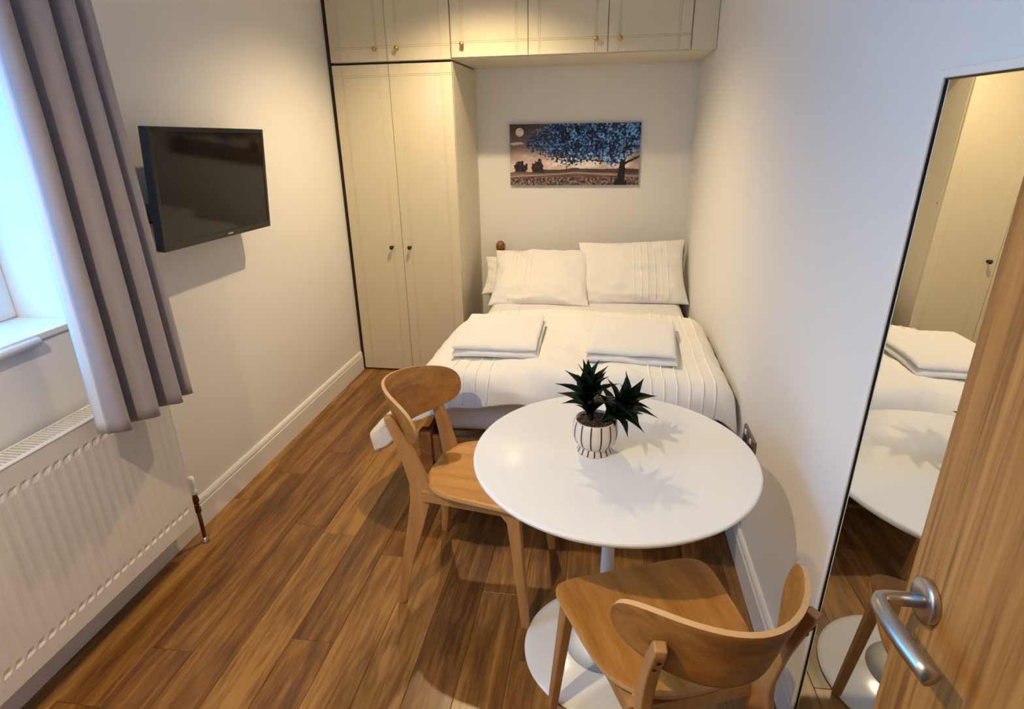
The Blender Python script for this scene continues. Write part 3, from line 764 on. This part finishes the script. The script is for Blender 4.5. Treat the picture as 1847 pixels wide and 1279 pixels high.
s1, s2 = stripe([(.0442, .0222), (.054, .034), (.0595, .050), (.0606, .058), (.0606, .066), (.0595, .076), (.0585, .084), (.0550, .096)], .0019), stripe([(.0472, .0028), (.0427, .013), (.0412, .0185)], .0018)
for k in range(14):
    link('stripe', s1, None, pot, rot=(0, 0, 2*PI*k/14+.06), smooth=True)
for k in range(16):
    link('stripe', s2, None, pot, rot=(0, 0, 2*PI*k/16+.02), smooth=True)
obj('soil', lathe([(0, .090), (.03, .0895), (.0512, .0875), (.0512, .08), (0, .08)], 32, cap=False), M_soil, pt_, smooth=True)
bm = bmesh.new(); bm2 = bmesh.new()
for k in range(230):
    r = .049*math.sqrt(random.random()); a = random.random()*2*PI; sz = .0016+.0022*random.random()
    bmesh.ops.create_icosphere(bm if k % 3 else bm2, subdivisions=1, radius=sz, matrix=Matrix.Translation((r*math.cos(a), r*math.sin(a), .0895+.001*random.random())) @ Matrix.Diagonal((1, .8, .7, 1)))
o = obj('grit', bm, M_grit2, pt_); o['kind'] = 'stuff'
o = obj('grit', bm2, M_grit, pt_); o['kind'] = 'stuff'
def leaf_mesh(mat, wmul=1.):
    bm = bmesh.new(); rows = []
    for k in range(8):
        t_ = k/7
        w_ = (.16+.84*math.sin(PI*min(1, t_*.80+.14))**1.0)*.205*wmul*(1-t_**2.6) if k < 7 else .004
        zc = .10*t_*t_*-.5 + .06*math.sin(PI*t_)
        rows.append([bm.verts.new((t_, s*w_, zc + abs(s)*w_*.55)) for s in (-1, -.5, 0, .5, 1)])
    for a, b_ in zip(rows, rows[1:]):
        for k in range(4): bm.faces.new((a[k], a[k+1], b_[k+1], b_[k]))
    ext = bmesh.ops.solidify(bm, geom=list(bm.faces), thickness=.018)
    bmesh.ops.recalc_face_normals(bm, faces=bm.faces)
    me = bpy.data.meshes.new('leaf'); bm.to_mesh(me); bm.free(); me.materials.append(mat)
    for p in me.polygons: p.use_smooth = True
    return me
lm = [leaf_mesh(M_leaf), leaf_mesh(M_leaf2, 1.15)]
def rosette(base, axis, ln, rows):
    ax = Vector(axis).normalized(); q = ax.to_track_quat('Z', 'Y')
    for (h_, n, el, sc_, ph) in rows:
        for k in range(n):
            az = 2*PI*k/n + ph + random.uniform(-.18, .18); e_ = math.radians(el+random.uniform(-9, 9)); s_ = sc_*random.uniform(.88, 1.1)
            dl = Vector((math.cos(az)*math.cos(e_), math.sin(az)*math.cos(e_), math.sin(e_)))
            d_ = q @ dl; upv = q @ Vector((-math.cos(az)*math.sin(e_), -math.sin(az)*math.sin(e_), math.cos(e_)))
            sd_ = upv.cross(d_)
            m4 = Matrix((d_, sd_, upv)).transposed().to_4x4()
            o = link('leaf', lm[(k+int(h_*1000)) % 2], None, pt_)
            o.matrix_local = Matrix.Translation(Vector(base)+ax*h_+d_*.004) @ m4 @ Matrix.Diagonal((s_, s_, s_, 1))
bm = bmesh.new(); tube(bm, [(-.012, .004, .085), (-.014, .004, .125), (-.016, .004, .165)], [.008, .008, .005], 10)
obj('stem', bm, M_leaf, pt_, smooth=True)
bm = bmesh.new(); tube(bm, [(.018, -.004, .085), (.034, -.004, .115), (.056, -.004, .146)], [.008, .008, .005], 10)
obj('stem', bm, M_leaf, pt_, smooth=True)
rosette((-.014, .004, .098), (-.10, .0, 1), .1, [(.0, 5, 48, .066, .3), (.026, 7, 20, .092, 0), (.044, 6, 38, .096, .4), (.056, 6, 58, .094, .1), (.060, 4, 74, .090, .5)])
rosette((.030, -.004, .102), (.62, -.10, .78), .1, [(.0, 4, 30, .060, .2), (.018, 7, 16, .088, .1), (.036, 6, 36, .096, .5), (.050, 6, 56, .092, 0), (.056, 3, 74, .088, .3)])

# ------------------------------------------------------------------ leaning mirror
MB0, MB1, MZT = .66, 1.114, 1.582
def mx_(y, z): return .511 - .026*(y-1) + .015*(z-1)
mr = thing('mirror', 'tall full length mirror in a slim white frame beside the door', 'mirror', (mx_(MB0, 0), MB0, .002))
ang = math.atan(.015); yaw = math.atan(.026)
mr.rotation_euler = Matrix.Rotation(yaw, 3, 'Z').to_4x4().to_3x3().to_euler()
mr.rotation_euler = (Matrix.Rotation(yaw, 3, 'Z') @ Matrix.Rotation(ang, 3, 'Y')).to_euler()
ML = MB1-MB0; FW = .013
box('glass', (0, .002, .012), (.004, ML, MZT), M_mirror, mr)
box('backing', (.0045, -.012, 0), (.016, ML+.012, MZT+.010), M_black, mr)
for lo, hi in (((-.006, ML, 0), (.018, ML+FW, MZT+FW)), ((-.006, -FW, 0), (.018, .002, MZT+FW)), ((-.006, .002, MZT), (.018, ML, MZT+FW)), ((-.006, .002, -.0), (.018, ML, FW))):
    box('frame_side', lo, hi, M_trim, mr, bev=.002)

for lo, hi in (((-.002, ML-.003, FW), (.003, ML-.0002, MZT-.0002)), ((-.002, .0022, MZT-.003), (.003, ML-.005, MZT-.0002))): box('inner_lip', lo, hi, M_black, mr)

# ------------------------------------------------------------------ wall socket by the bed
so = thing('wall_socket', 'double metal wall socket low on the wall behind the table', 'socket', (xr(1.94), 1.94, .465)); so.rotation_euler = (0, 0, .009)
box('face_plate', (-.010, -.073, -.043), (-.0002, .073, .043), M_sockmetal, so, bev=.003)
for yy in (-.035, .035):
    box('socket_insert', (-.0115, yy-.022, -.030), (-.0095, yy+.022, .012), M_black, so, bev=.001)
    box('rocker_switch', (-.014, yy-.008, .018), (-.0095, yy+.008, .036), M_plastic, so, bev=.002)
